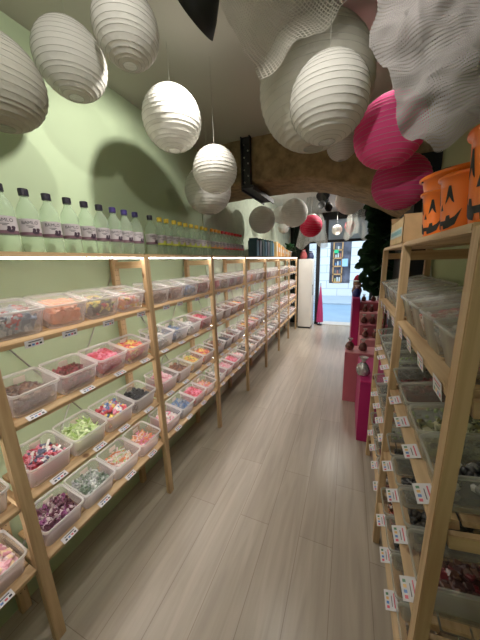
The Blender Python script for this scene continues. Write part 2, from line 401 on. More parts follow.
def piece(kind, s):
    t = bmesh.new()
    if kind == 'ball': bmesh.ops.create_icosphere(t, subdivisions=1, radius=s)
    elif kind == 'bean':
        bmesh.ops.create_icosphere(t, subdivisions=1, radius=s)
        for v in t.verts: v.co.x *= 1.7; v.co.z += .25*v.co.x*v.co.x/s
    elif kind == 'stick': box(t, -2.6*s, 2.6*s, -.38*s, .38*s, -.3*s, .3*s)
    elif kind == 'block': box(t, -s, s, -.8*s, .8*s, -.45*s, .45*s); bmesh.ops.bevel(t, geom=t.edges[:], offset=s*.25, segments=1, affect='EDGES')
    elif kind == 'ring':
        N = 8; tube(t, [(s*math.cos(2*math.pi*i/N), s*math.sin(2*math.pi*i/N), 0) for i in range(N)], s*.38, 4, 0, True)
    elif kind == 'wrap':
        tube(t, [(-1.9*s, 0, 0), (-1.05*s, 0, 0), (-.9*s, 0, 0), (0, 0, 0), (.9*s, 0, 0), (1.05*s, 0, 0), (1.9*s, 0, 0)], [.75*s, .15*s, .5*s, .62*s, .5*s, .15*s, .75*s], 6)
    for f in t.faces: f.smooth = kind in ('ball', 'bean', 'ring')
    return t
_cm = {}
def cmat(c):
    g = .3*c[0]+.55*c[1]+.15*c[2]; c = tuple(round((.84*v+.16*g)*.92, 4) for v in c)
    if c not in _cm: _cm[c] = mat('candy colour', c, .35, .10, 60, 0, 0, .6)
    return _cm[c]
def candy_mesh(kind, cols, W, D, Hh, fill, s=.012, n=80, heap=.012):
    """pieces lying over a core that fills the tub; origin = tub bottom"""
    bm = bmesh.new(); rnd = random.Random(sum(map(ord, kind))*131+len(cols)*17+round(fill*100)*7+int(s*1e4)+int(cols[0][0]*1000))
    z1 = .012+(Hh-.016)*fill
    g = lambda z: .024-.014*(z/Hh)         # inner inset at height z
    w0, d0, w1, d1 = W-.010-2*g(0), D-.010-2*g(0), W-.010-2*g(z1), D-.010-2*g(z1)
    loft(bm, [(rrect(w0-.008, d0-.008, .012), .012), (rrect(w1-.008, d1-.008, .014), z1-.008)], mi=0)
    for f in bm.faces: f.material_index = 0
    bmesh.ops.recalc_face_normals(bm, faces=bm.faces)
    def put(x, y, z, flat):
        t = piece(kind, s*rnd.uniform(.85, 1.15))
        e = Euler((rnd.uniform(-.5, .5)*flat, rnd.uniform(-.5, .5)*flat, rnd.uniform(0, 6.3)))
        t.transform(Matrix.Translation((x, y, z)) @ e.to_matrix().to_4x4())
        lim = lambda z: ((W-.010)/2-g(max(0, z))-.002, (D-.010)/2-g(max(0, z))-.002)
        for v in t.verts:
            v.co.z = max(v.co.z, .011)
            lx, ly = lim(v.co.z); v.co.x = max(-lx, min(lx, v.co.x)); v.co.y = max(-ly, min(ly, v.co.y))
        merge(bm, t, None, rnd.randrange(len(cols)))
    for i in range(n):
        x, y = rnd.uniform(-w1/2+s, w1/2-s), rnd.uniform(-d1/2+s, d1/2-s)
        hz = heap*(1-abs(2*x/w1))*(1-abs(2*y/d1))
        put(x, y, z1+hz+rnd.uniform(-.004, .006), 1)
    for i in range(int(n*.45)):              # against the front and side walls
        z = rnd.uniform(.016, z1); lx, ly = (W-.010)/2-g(z)-s*.5, (D-.010)/2-g(z)-s*.5
        if rnd.random() < .6: put(rnd.uniform(-lx, lx), -ly, z, 3)
        else: put(rnd.choice((-1, 1))*lx, rnd.uniform(-ly, ly), z, 3)
    me = bpy.data.meshes.new('candy_pile'); bm.to_mesh(me); bm.free()
    for c in cols: me.materials.append(cmat(c))
    return me
Wh, Pk, Rd, Yl, Or, Gn, Bl, Dk, Br, Gy, Lg = (.82,.78,.76), (.80,.22,.34), (.62,.04,.07), (.85,.60,.08), (.85,.27,.08), (.35,.55,.10), (.10,.22,.48), (.03,.03,.035), (.14,.06,.04), (.40,.42,.42), (.60,.76,.32)
PP, LP, VI = (.80,.45,.52), (.84,.62,.62), (.30,.07,.22)
K = {  # kind, colours, fill, size, count, words
 'bluewrap': ('wrap', [(.12,.2,.33), (.25,.36,.45), Rd, (.5,.6,.65)], .62, .014, 60, 'blue wrapped sweets'),
 'orangebag': ('block', [Or, (.80,.30,.13)], .66, .026, 30, 'orange jelly blocks'),
 'licmix': ('block', [Dk, Yl, Dk, (.5,.5,.1), Rd], .60, .012, 80, 'black-yellow liquorice mix'),
 'palemix': ('bean', [Or, Wh, Yl, LP, Pk], .55, .010, 90, 'pale mixed jelly beans'),
 'brownnut': ('bean', [Br, (.25,.14,.09), (.18,.12,.10)], .45, .012, 80, 'dark brown nuts'),
 'darkred': ('wrap', [(.25,.05,.06), (.4,.08,.08), Br], .50, .012, 70, 'dark red sweets'),
 'berry': ('block', [Rd, Pk, (.7,.08,.16)], .70, .013, 80, 'red berry gums'),
 'redgum': ('bean', [Rd, Or, (.75,.1,.05), Yl], .62, .012, 80, 'red-orange gums'),
 'flag': ('stick', [Rd, Wh, (.12,.14,.24), Pk], .62, .011, 60, 'red-white-black strips'),
 'greensour': ('stick', [Lg, Gn, (.75,.85,.5)], .66, .009, 70, 'green sour sticks'),
 'yelblue': ('bean', [Yl, Bl, Pk, Wh, Rd], .62, .012, 80, 'yellow-blue-pink sweets'),
 'blackball': ('ball', [Dk, (.06,.06,.07)], .60, .009, 120, 'small black balls'),
 'purplewrap': ('wrap', [VI, (.12,.03,.05), (.5,.4,.42), (.16,.05,.09)], .72, .012, 80, 'purple wrapped toffees'),
 'silver': ('wrap', [Gy, (.6,.63,.6), (.2,.27,.2)], .60, .012, 80, 'silver-green mints'),
 'cream': ('stick', [Wh, LP, Or, (.5,.65,.3), (.8,.7,.5)], .45, .010, 60, 'cream-orange sticks'),
 'peach': ('stick', [Or, LP, (.85,.55,.3), Pk], .40, .010, 60, 'peach-pink sticks'),
 'pinkheart': ('block', [Pk, LP, Wh, PP], .58, .011, 80, 'pink-white hearts'),
 'banana': ('bean', [(.80,.66,.30), (.75,.6,.4), Wh], .62, .014, 60, 'yellow foam bananas'),
 'petal': ('block', [PP, LP, (.85,.60,.35), (.72,.28,.36)], .72, .015, 80, 'pink-orange foam petals'),
 'rose': ('ring', [Pk, LP, PP], .62, .012, 80, 'pink sugar rings'),
 'cola': ('bean', [Br, (.3,.12,.06)], .55, .011, 90, 'brown cola gums'),
 'mango': ('ring', [Yl, Or, (.5,.5,.08)], .58, .011, 80, 'yellow peach rings'),
 'greymix': ('block', [Gy, Wh, (.25,.28,.33)], .50, .011, 80, 'grey-white sweets'),
 'blue': ('ball', [Bl, (.18,.22,.32), Gy], .55, .010, 90, 'dark blue balls'),
}
BW, BD, BH = .182, .178, .108          # left rack boxes
RW, RD, RH = .167, .235, .120         # right rack boxes
def side_matrix(s, X0, z0, y, depth, lift):
    """frame on a tilted shelf: local x along the rack, y to the wall, z up; s=-1 left rack, +1 right rack"""
    yv = Vector((s*math.cos(TILT), 0, math.sin(TILT))); zv = Vector((-s*math.sin(TILT), 0, math.cos(TILT))); xv = yv.cross(zv)
    m = Matrix((xv, yv, zv)).transposed().to_4x4(); m.translation = Vector((X0, y, z0))+yv*depth+zv*lift
    return m
used_box = {}
def place_box(proto, M_, label, group, first):
    o = proto if first else copy_tree(proto)
    o.matrix_world = M_; tag(o, label, 'box', group); return o

# ------------------------------------------------------------ racks
def make_tag_mesh(w, h, dots):
    """paper tag: white card, printed marks on the face; local y+ is down the card, z out of it"""
    bm = bmesh.new(); box(bm, -w/2, w/2, 0, h, -.0006, 0, 0)
    e = .0004
    def mark(x0, x1, y0, y1, mi): box(bm, x0, x1, y0, y1, 0, e, mi)
    if dots:
        for k, mi in enumerate((1, 2, 3, 4)): mark(w*(-.40+.21*k), w*(-.27+.21*k), h*.66, h*.86, mi)
        mark(-w*.36, w*.36, h*.20, h*.28, 1); mark(-w*.30, w*.22, h*.42, h*.47, 5)
    else:
        mark(-w*.36, w*.30, h*.2, h*.32, 5)
        for k, mi in enumerate((5, 1, 2, 5)): mark(-w*.4+k*w*.2, -w*.27+k*w*.2, h*.55, h*.8, mi)
    me = bpy.data.meshes.new('price_tag'); bm.to_mesh(me); bm.free()
    for m in (M_TAG, cmat((.75, .03, .10)), cmat((.05, .22, .65)), cmat((.85, .45, .04)), cmat((.05, .25, .10)), M_INK): me.materials.append(m)
    return me
TAG_L, TAG_R = make_tag_mesh(.066, .028, False), make_tag_mesh(.070, .046, True)
PWX, PWY = .032, .042
def post_bm(h, dots, s):
    bm = bmesh.new(); bevel_box(bm, -PWX/2, PWX/2, -PWY/2, PWY/2, 0, h, .0025, 0)
    if dots:
        z = .12
        while z < h-.05:
            for yy in (-.008, .008):
                c = [bm.verts.new((-s*(PWX/2+.0006), yy+.0028*math.cos(a*1.0472), z+.0028*math.sin(a*1.0472))) for a in range(6)]
                bm.faces.new(c).material_index = 1
            z += .032
    return bm
def rack(name, s, X0, corners, tiers, depth, top, label, bdep, bth, led):
    root = empty(name, (X0, corners[0], 0)); tag(root, label, 'shelving rack')
    inv = Matrix.Translation(root.location).inverted()
    fx, rx = X0+s*PWX/2, X0+s*(depth-PWX/2)
    fm = rm = None
    for yc in corners:
        for isr, x in ((0, fx), (1, rx)):
            src = rm if isr else fm
            if src is None:
                o = mesh_obj('post', post_bm(top, isr, s), [PZ, M_INK], root)
                if isr: rm = o
                else: fm = o
            else: o = src.copy(); COL.objects.link(o)
            o.location = (x-X0, yc-PWY/2-corners[0], 0)
    def place(o, m): o.matrix_basis = inv @ m
    # rungs that carry the boards
    rb = bmesh.new(); L = depth-2*PWX; bevel_box(rb, -.009, .009, 0, L/math.cos(TILT)-.012, -.040, 0, .002); rung0 = mesh_obj('rung', rb, PY, root); first = True
    tb = None
    for yc in corners:
        for z in tiers:
            o = rung0 if first else rung0.copy()
            if not first: COL.objects.link(o)
            first = False
            place(o, side_matrix(s, X0+s*(PWX+.004), z-.012+PWX*math.tan(TILT), yc-PWY/2, 0, 0))
        bm = bmesh.new() if tb is None else None
        if tb is None:
            bevel_box(bm, 0, L, -.011, .011, -.04, 0, .002); tb = mesh_obj('top_rung', bm, PX, root); o = tb
        else: o = tb.copy(); COL.objects.link(o)
        place(o, Matrix.Translation((X0+s*PWX if s > 0 else X0-PWX-L, yc-PWY/2, top-.030)))
    # boards, one per bay and tier
    boards = []
    for b, (ya, yb) in enumerate(zip(corners, corners[1:])):
        Lb = yb-PWY-ya-.004; yc = (ya+yb-PWY)/2
        for ti, z in enumerate(tiers):
            bm = bmesh.new(); dd = bdep; nb = 4; pw = (dd-.006*(nb-1))/nb
            for k in range(nb): bevel_box(bm, -Lb/2, Lb/2, k*(pw+.006), k*(pw+.006)+pw, -bth if k == 0 else -.016, 0, .002)
            for xx in (-Lb/2+.03, Lb/2-.05): bevel_box(bm, xx, xx+.02, .085, dd-.01, -.026, -.0155, .001)
            o = mesh_obj('shelf_board', bm, PX, root); place(o, side_matrix(s, X0+s*.004, z, yc, 0, 0)); boards.append((b, ti, o, yc, Lb, z))
            if led and ti < 3:
                bm = bmesh.new(); bevel_box(bm, -Lb/2+.01, Lb/2-.01, .056, .074, -.0215, -.0165, .001)
                q = mesh_obj('light_strip', bm, M_LED2, o); q['label'] = 'glowing strip light under the shelf board\'s front'
        bm = bmesh.new(); bevel_box(bm, 0, depth+.0, ya+.0-PWY*0, yb-PWY, -.018, 0, .003) if s > 0 else bevel_box(bm, -depth, 0, ya, yb-PWY, -.018, 0, .003)
        o = mesh_obj('top_board', bm, PY, root); place(o, Matrix.Translation((X0, 0, top+.008)))
        if led:
            bm = bmesh.new(); bevel_box(bm, X0+s*.006, X0+s*.022, ya+.006, yb-PWY-.006, top-.0165, top-.0105, .001)
            o = mesh_obj('light_strip', bm, M_LED, root); place(o, Matrix.Identity(4)); o['label'] = 'glowing strip light under the top board'
        bm = bmesh.new()
        for z0_, z1_ in ((.25, 1.55), (1.55, .25)):
            tube(bm, [(0, ya+.0, z0_), (0, yb-PWY, z1_)], .0035, 5)
        o = mesh_obj('cross_brace', bm, M_WIRE, root); place(o, Matrix.Translation((X0+s*(depth+.001), 0, 0)))
    return root, boards

LX0, RX0 = -1.10, .215
LC = [-.35+.8*k for k in range(9)]
RC = [.66, 1.41, 2.15]
LT = [1.357, 1.050, .730, .425]
RT = [1.325, .975, .620, .290]
lrack, lboards = rack('shelving_rack', -1, LX0, LC, LT, .285, 1.672, 'long pine shelving rack of candy boxes along the green left wall', .208, .020, True)
rrack, rboards = rack('shelving_rack', 1, RX0, RC, RT, .285, 1.672, 'pine shelving rack at the right edge with pumpkin buckets on top', .272, .028, False)

def hang_tag(board, s, xloc, me, ang, y0=None):
    """y0 None: clipped under the board's front edge; else lying on the board's front strip, reaching over the edge"""
    o = bpy.data.objects.new('price_tag', me); COL.objects.link(o); o.parent = board
    # board local: x along, y to wall, z up
    zv = Vector((0, -math.cos(ang), math.sin(ang))); yv = Vector((0, -math.sin(ang), -math.cos(ang))); xv = yv.cross(zv)
    m = Matrix((xv, yv, zv)).transposed().to_4x4()
    m.translation = Vector((xloc, -.0035, -.002)) if y0 is None else Vector((xloc, y0, .006))
    o.matrix_basis = m
ntag = 0
rest = bmesh.new()
for b, ti, o, yc, Lb, z in lboards:
    for k in range(4):
        yy = (k-1.5)*.188+random.uniform(-.03, .03)
        xl = yy       # local x axis = +Y for the left rack
        if b >= 1 or k >= 2:
            if ntag < 98 and b < 7: hang_tag(o, -1, xl, TAG_L, R((6, 78, 78, 74)[ti]), (None, .022, .022, .020)[ti]); ntag += 1
            else:
                Mx = side_matrix(-1, LX0, z, yc+xl, -.006, -.003)
                box(rest, -.033, .033, -.001, 0, -.028, 0, 0, Mx)
if len(rest.verts):
    t = mesh_obj('price_tags', rest, M_TAG, lrack); t.matrix_basis = Matrix.Translation(-lrack.location); t['kind'] = 'stuff'; t['label'] = 'far white price tags along the shelf edges'
for b, ti, o, yc, Lb, z in rboards:
    for k in range(4):
        hang_tag(o, 1, (k-1.5)*.174+.02, TAG_R, R((4, 82, 82, 82)[ti]), (None, .030, .030, .030)[ti])

# ------------------------------------------------------------ filling the left rack
protos = {}
def candy(kind, W, D, Hh):
    key = (kind, W)
    if key not in protos:
        k, cols, fill, s, n, w = K[kind]
        f = fill if W == BW else fill*.8
        protos[key] = candy_mesh(k, cols, W, D, Hh, f, s, n)
    return protos[key]
near = {  # (bay, tier) -> contents in order of distance
 (0, 3): ['petal', 'petal', 'petal', 'petal'], (0, 2): ['banana', 'banana', 'banana', 'banana'], (0, 1): ['palemix']*4, (0, 0): ['bluewrap']*4,
 (1, 0): ['bluewrap', 'orangebag', 'licmix', 'palemix'], (1, 1): ['brownnut', 'darkred', 'berry', 'redgum'],
 (1, 2): ['flag', 'greensour', 'yelblue', 'blackball'], (1, 3): ['purplewrap', 'silver', 'cream', 'peach'],
 (2, 0): ['brownnut', 'cola', 'blue', 'darkred'], (2, 1): ['greymix', 'blue', 'greymix', 'berry'],
 (2, 2): ['rose', 'cola', 'mango', 'redgum'], (2, 3): ['pinkheart', 'blue', 'berry', 'peach'],
 (3, 0): ['berry', 'brownnut', 'purplewrap', 'darkred'], (3, 1): ['greymix', 'cola', 'darkred', 'redgum'],
 (3, 2): ['cola', 'blackball', 'darkred', 'greymix'], (3, 3): ['greymix', 'rose', 'berry', 'pinkheart'],
}
pool = ['greymix', 'rose', 'silver', 'pinkheart', 'cola', 'brownnut', 'darkred', 'cream', 'greymix', 'redgum', 'palemix', 'greymix', 'cream', 'blackball']
pL = {True: make_box(BW, BD, BH, True), False: make_box(BW, BD, BH, False)}
pR = {True: make_box(RW, RD, RH, True, False, (M_DIMMILK, M_DIMRIM, M_DIMLID)), False: make_box(RW, RD, RH, False, False, (M_DIMMILK, M_DIMRIM, M_DIMLID))}
fl_ = {}
SH = ['top', 'second', 'third', 'bottom']
rnd = random.Random(3)
for b in range(8):
    for ti in range(4):
        cont = near.get((b, ti)) or [rnd.choice(pool) for _ in range(4)]
        for k in range(4):
            y = LC[b]+.010+BW/2+k*(BW+.004)
            if b == 0 and k < 2: continue
            lid = ti == 0
            M_ = side_matrix(-1, LX0, LT[ti], y, BD/2+.024, .0015)
            first = ('L', lid) not in fl_; fl_[('L', lid)] = 1
            words = ' '.join(K[cont[k]][5].split()[:4])
            n = k+1 if b else k+1
            place_box(pL[lid], M_, f'{words}, boxed, left rack {SH[ti]} shelf, {ORD[b]} bay, {ORD[k]} past near post', 'boxes on the left rack', first)
            c = bpy.data.objects.new('candy_pile', candy(cont[k], BW, BD, BH)); COL.objects.link(c); c.matrix_world = M_
            tag(c, f'{words} inside {ORD[k]} box past near post, left rack {SH[ti]} shelf, {ORD[b]} bay', 'candy', 'candy in the left rack boxes', 'stuff')
# right rack
KR = {
 'dk1': ('bean', [Dk, (.05,.04,.03)], .40, .012, 80, 'black liquorice'),
 'dk2': ('stick', [Dk, (.1,.1,.1), (.3,.3,.3)], .4, .009, 70, 'dark sticks'),
 'choc': ('block', [Br, (.08,.03,.03), (.2,.02,.03)], .5, .013, 80, 'dark chocolate pieces'),
 'gold': ('wrap', [(.45,.42,.16), (.30,.30,.14), (.62,.62,.40), (.12,.13,.06)], .60, .015, 70, 'gold-green toffees'),
 'whblk': ('ball', [Dk, Wh, Dk, (.2,.2,.2)], .40, .013, 60, 'black-white balls'),
 'brpile': ('wrap', [(.25,.14,.08), (.4,.33,.28), Br], .5, .012, 80, 'brown wrapped toffees'),
 'redo': ('bean', [Rd, Or, Wh, Br], .45, .012, 80, 'red-orange gums'),
 'few': ('ball', [(.3,.33,.28), Gn], .12, .008, 30, 'few grey balls'),
 'tools': ('block', [(.55,.3,.2), Rd, Wh], .55, .014, 70, 'rust-white gums'),
}
K.update(KR)
rnear = {
 (0, 0): ['tools', 'greymix', 'tools', 'brpile'], (0, 1): ['whblk', 'gold', 'few', 'darkred'], (0, 2): ['choc', 'dk1', 'dk2', 'dk1'], (0, 3): ['brpile', 'dk2', 'dk1', 'redo'],
 (1, 0): ['greymix', 'brpile', 'tools', 'greymix'], (1, 1): ['dk2', 'few', 'dk2', 'dk1'], (1, 2): ['few', 'redo', 'dk1', 'dk2'], (1, 3): ['redo', 'darkred', 'dk1', 'brpile'],
}
for b in range(2):
    for ti in range(4):
        for k in range(4):
            y = RC[b]+.005+RW/2+k*(RW+.0045); kind = rnear[(b, ti)][k]
            lid = ti == 0
            M_ = side_matrix(1, RX0, RT[ti], y, RD/2+.026, .0015)
            first = ('R', lid) not in fl_; fl_[('R', lid)] = 1
            words = K[kind][5]; w3 = ' '.join(words.split()[:3])
            place_box(pR[lid], M_, f'box of {w3}, right rack {SH[ti]} shelf, {["near", "far"][b]} bay, {ORD[k]} past near post', 'boxes on the right rack', first)
            c = bpy.data.objects.new('candy_pile', candy(kind, RW, RD, RH)); COL.objects.link(c); c.matrix_world = M_
            tag(c, f'{w3} inside {ORD[k]} box past near post, right rack {SH[ti]} shelf, {["near", "far"][b]} bay', 'candy', 'candy in the right rack boxes', 'stuff')

# ------------------------------------------------------------ bottles
M_PET = seethrough('clear bottle plastic', (.84, .93, .82), .20, .06, (.90, .96, .90), .25)
def text_bent(s, size, r, z, a_mid):
    cu = bpy.data.curves.new('t', 'FONT'); cu.body = s; cu.size = size; cu.align_x = 'CENTER'
    o = bpy.data.objects.new('t', cu); COL.objects.link(o)
    bpy.context.view_layer.update()
    me = bpy.data.meshes.new_from_object(o.evaluated_get(bpy.context.evaluated_depsgraph_get()))
    bpy.data.objects.remove(o)
    t = bmesh.new(); t.from_mesh(me); bpy.data.meshes.remove(me)
    for v in t.verts:
        a = a_mid+v.co.x/r; v.co = Vector((r*math.cos(a), r*math.sin(a), z+v.co.y))
    return t
def make_bottle(cap, band, blob, h=.238, r=.036):
    e = empty('water_bottle')
    bm = bmesh.new()
    prof = [(0, .006), (.018, .003), (.026, 0), (r-.003, .006), (r, .018), (r, .05), (r-.0012, .055), (r, .06), (r, .140), (r-.0005, .155), (r-.003, .168), (r-.009, .182), (.020, .194), (.0145, .204), (.0135, .212), (.0135, .222), (.012, .226)]
    lathe(bm, [(a, z*h/.238) for a, z in prof], 20); body = mesh_obj('bottle_body', bm, M_PET, e, True)
    bm = bmesh.new(); lathe(bm, [(0, .216), (.0165, .216), (.017, .218), (.017, .240), (.0155, .2425), (0, .2425)], 16)
    for f in bm.faces: f.smooth = False
    mesh_obj('cap', bm, cap, e)
    bm = bmesh.new(); rl = r+.0006
    lathe(bm, [(rl, .066), (rl, .078)], 28, 1); lathe(bm, [(rl, .078), (rl, .128)], 28, 0)
    a = R(-28)
    merge(bm, text_bent('BAMLO', .017, rl+.0005, .108, a), None, 2)
    for zz, w in ((.100, .9), (.095, .5)):
        lathe(bm, [(rl+.0004, zz), (rl+.0004, zz+.002)], 8, 2, a0=a-w*.4, a1=a+w*.4)
    for q in range(9):     # fruit print
        t = bmesh.new(); bmesh.ops.create_circle(t, cap_ends=True, radius=.0055, segments=8)
        ox, oz = random.Random(q).uniform(-.008, .014), random.Random(q+50).uniform(-.007, .007)
        for v in t.verts:
            an = a+.35+(v.co.x+ox)/rl; v.co = Vector(((rl+.0008+q*.00008)*math.cos(an), (rl+.0008+q*.00008)*math.sin(an), .082+v.co.y+oz))
        merge(bm, t, None, 3)
    mesh_obj('bottle_label', bm, [mat('pale bottle label', (.50, .46, .48), .4), band, M_INK, blob], e)
    return e
CP = mat('dark purple cap', (.012, .009, .022), .4); CV = mat('violet cap', (.035, .022, .14), .4)
CY = mat('yellow cap', (.75, .55, .04), .4); CO = mat('orange cap', (.85, .35, .03), .4); CR = mat('red cap', (.75, .04, .05), .4)
BK = mat('blackberry print', (.05, .03, .05), .5); BN = mat('dull violet band', (.17, .09, .12), .5); BY = mat('lime band', (.60, .66, .08), .5); BR_ = mat('red dots', (.80, .10, .10), .5); BO = mat('orange print', (.85, .40, .06), .5)
kinds = {'dark': (make_bottle(CP, BN, BK), 'dark purple cap'), 'violet': (make_bottle(CV, BN, BK), 'violet cap'), 'yellow': (make_bottle(CY, BY, BY), 'yellow cap'),
         'orange': (make_bottle(CO, BO, BO), 'orange cap'), 'red': (make_bottle(CR, BR_, BR_), 'red cap')}
row = [('dark', y) for y in (.515, .605, .690, .775, .860, .945, 1.027)]+[('violet', y) for y in (1.108, 1.187, 1.270)]+[('dark', 1.395)] + \
      [('yellow', y) for y in (1.490, 1.568, 1.646, 1.724, 1.802, 1.880, 1.958, 2.036, 2.114)]+[('orange', y) for y in (2.215, 2.292, 2.369)] + \
      [('red', y) for y in (2.447, 2.525, 2.603, 2.681, 2.759, 2.837, 2.915)]
TOPZ = 1.6815
cnt = {}; tot = {k: sum(1 for a in row if a[0] == k) for k, _ in row}
for kd, y in row:
    n = cnt.get(kd, 0); cnt[kd] = n+1
    o = kinds[kd][0] if n == 0 else copy_tree(kinds[kd][0])
    o.location = (-1.195+random.uniform(-.004, .004), y, TOPZ); o.rotation_euler = (0, 0, random.uniform(-.12, .12))
    if kd == 'dark' and y > 1.3: lab = 'clear water bottle with dark cap, standing between the violet-capped and yellow-capped ones'
    else: lab = f'clear water bottle with {kinds[kd][1]}, {ORD[n]} of its colour from the left'
    tag(o, lab, 'bottle', 'water bottles on the left rack')
# tall packs, orange boxes and plant further along the top
packm = [mat('pack blue', (.10, .22, .30), .5), mat('pack grey', (.16, .16, .18), .5), mat('pack teal', (.05, .12, .11), .5)]
for i in range(7):
    bm = bmesh.new(); t = .095
    bevel_box(bm, -.10, .02, -t/2, t/2, 0, .20+.008*(i % 3), .004)
    # crimped top
    bevel_box(bm, -.10, .02, -.004, .004, .20, .232, .001)
    o = mesh_obj('candy_bag', bm, packm[i % 3]); o.location = (-1.13, 3.30+i*.125, TOPZ)
    tag(o, f'tall {["blue", "grey", "teal"][i % 3]} pack on left rack, {ORD[i]} past the red-capped bottles', 'bag', 'tall packs on the left rack')
for i in range(8):
    e = empty('snack_box', (-1.17, 4.30+i*.14, TOPZ)); h = .235-.020*i
    bm = bmesh.new(); bevel_box(bm, -.07, .06, -.055, .055, 0, h, .002); mesh_obj('carton', bm, mat('orange carton', (.82, .36, .06) if i % 2 else (.85, .62, .30), .5), e)
    bm = bmesh.new(); bevel_box(bm, -.06, .062, -.035, .035, h*.35, h*.7, .001); mesh_obj('printed_panel', bm, mat('carton print', (.8, .72, .6), .5), e)
    tag(e, f'orange snack carton on the left rack, {ORD[i]} in a row after the tall packs', 'carton', 'orange cartons on the left rack')
def leaf_bm(bm, base, d, up, L, w, mi=0):
    d = d.normalized(); s = d.cross(up).normalized(); n = s.cross(d)
    a = []
    for t, ww, dz in ((0, .08, 0), (.2, .7, .03), (.5, 1, .05), (.8, .65, .02), (1, .02, -.06)):
        c = base+d*L*t+n*L*dz; a.append([bm.verts.new(c-s*w*ww+n*w*.12), bm.verts.new(c), bm.verts.new(c+s*w*ww+n*w*.12)])
    for p, q in zip(a, a[1:]):
        for k in (0, 1):
            f = bm.faces.new((p[k], p[k+1], q[k+1], q[k])); f.smooth = True; f.material_index = mi
M_LEAF = mat('dark green leaf', (.026, .066, .030), .5, .3, 10, 0, 0, .2); M_LEAF2 = mat('small green leaf', (.03, .12, .03), .45, .3, 10)
M_STEM = mat('brown stem', (.10, .06, .03), .8)
e = empty('potted_plant', (-1.2, 5.60, TOPZ))
bm = bmesh.new(); lathe(bm, [(0, 0), (.05, 0), (.065, .10), (.07, .10), (.07, .115), (.06, .115), (.055, .09), (0, .09)], 16); mesh_obj('pot', bm, M_WHITE, e)
bm = bmesh.new()
for i in range(160):
    a, el, r = random.uniform(0, 6.28), random.uniform(-.2, 1.3), random.uniform(.02, .13)
    d = Vector((math.cos(a)*math.cos(el), 2.6*math.sin(a)*math.cos(el), math.sin(el)))
    leaf_bm(bm, Vector((0, 0, .13))+d*r, d+Vector((random.uniform(-.5, .5), random.uniform(-.5, .5), 0)), Vector((0, 0, 1)), .06, .018)
for f in list(bm.faces): pass
for v in bm.verts: v.co.x = max(-.14, v.co.x)
mesh_obj('foliage', bm, M_LEAF2, e); tag(e, 'bushy green plant at the far end on top of the left rack', 'plant')

# ------------------------------------------------------------ paper lanterns
def lantern(loc, D, m, label, squash=.98, ribs=None, string=True, cap=False, tilt=(0, 0)):
    e = empty('paper_lantern', loc); tag(e, label, 'lantern', None)
    r = D/2; n = ribs or (19 if D < .4 else 23); bm = bmesh.new(); prof = []; ring = []
    o_ = .21 if D < .36 else .18           # opening radius ratio
    a0 = math.asin(o_)
    jit = random.Random(int(loc[1]*1000))
    angs = [a0+(math.pi-2*a0)*i/n for i in range(n+1)]
    angs = [a if i in (0, n) else a+jit.uniform(-.022, .022) for i, a in enumerate(angs)]
    for i, a in enumerate(angs):
        prof.append((r*math.sin(a), r*squash*math.cos(a))); ring.append(prof[-1])
        if i < n:
            for q in (.25, .5, .75):
                am = a+(angs[i+1]-a)*q; k = 1-.009*math.sin(math.pi*q); prof.append((r*k*math.sin(am), r*squash*k*math.cos(am)))
    lathe(bm, prof, 40)
    mesh_obj('paper_shade', bm, m, e, True)
    bm = bmesh.new()
    for rr, z in ring:
        N = 40 if rr > .05 else 20
        tube(bm, [((rr+.0004)*math.cos(2*math.pi*k/N), (rr+.0004)*math.sin(2*math.pi*k/N), z) for k in range(N)], .0007, 4, 0, True)
    w = mesh_obj('wire_ribs', bm, M_WIRE, e)
    bm = bmesh.new()
    tube(bm, [(-r*o_, 0, r*squash*math.cos(a0)), (0, 0, r*squash*1.02), (r*o_, 0, r*squash*math.cos(a0))], .0014, 4)
    tube(bm, [(0, 0, r*squash*1.02), (0, 0, CZ-loc[2])], .0008, 4)
    mesh_obj('hanging_wire', bm, M_WIRE, e)
    if cap:
        bm = bmesh.new(); lathe(bm, [(r*.42, r*.90), (r*.40, r*.97), (r*.1, r*1.02)], 20); mesh_obj('top_cap', bm, M_WHITE, e)['label'] = 'white paper cap'
    e.rotation_euler = (R(tilt[0]), R(tilt[1]), 0)
    return e
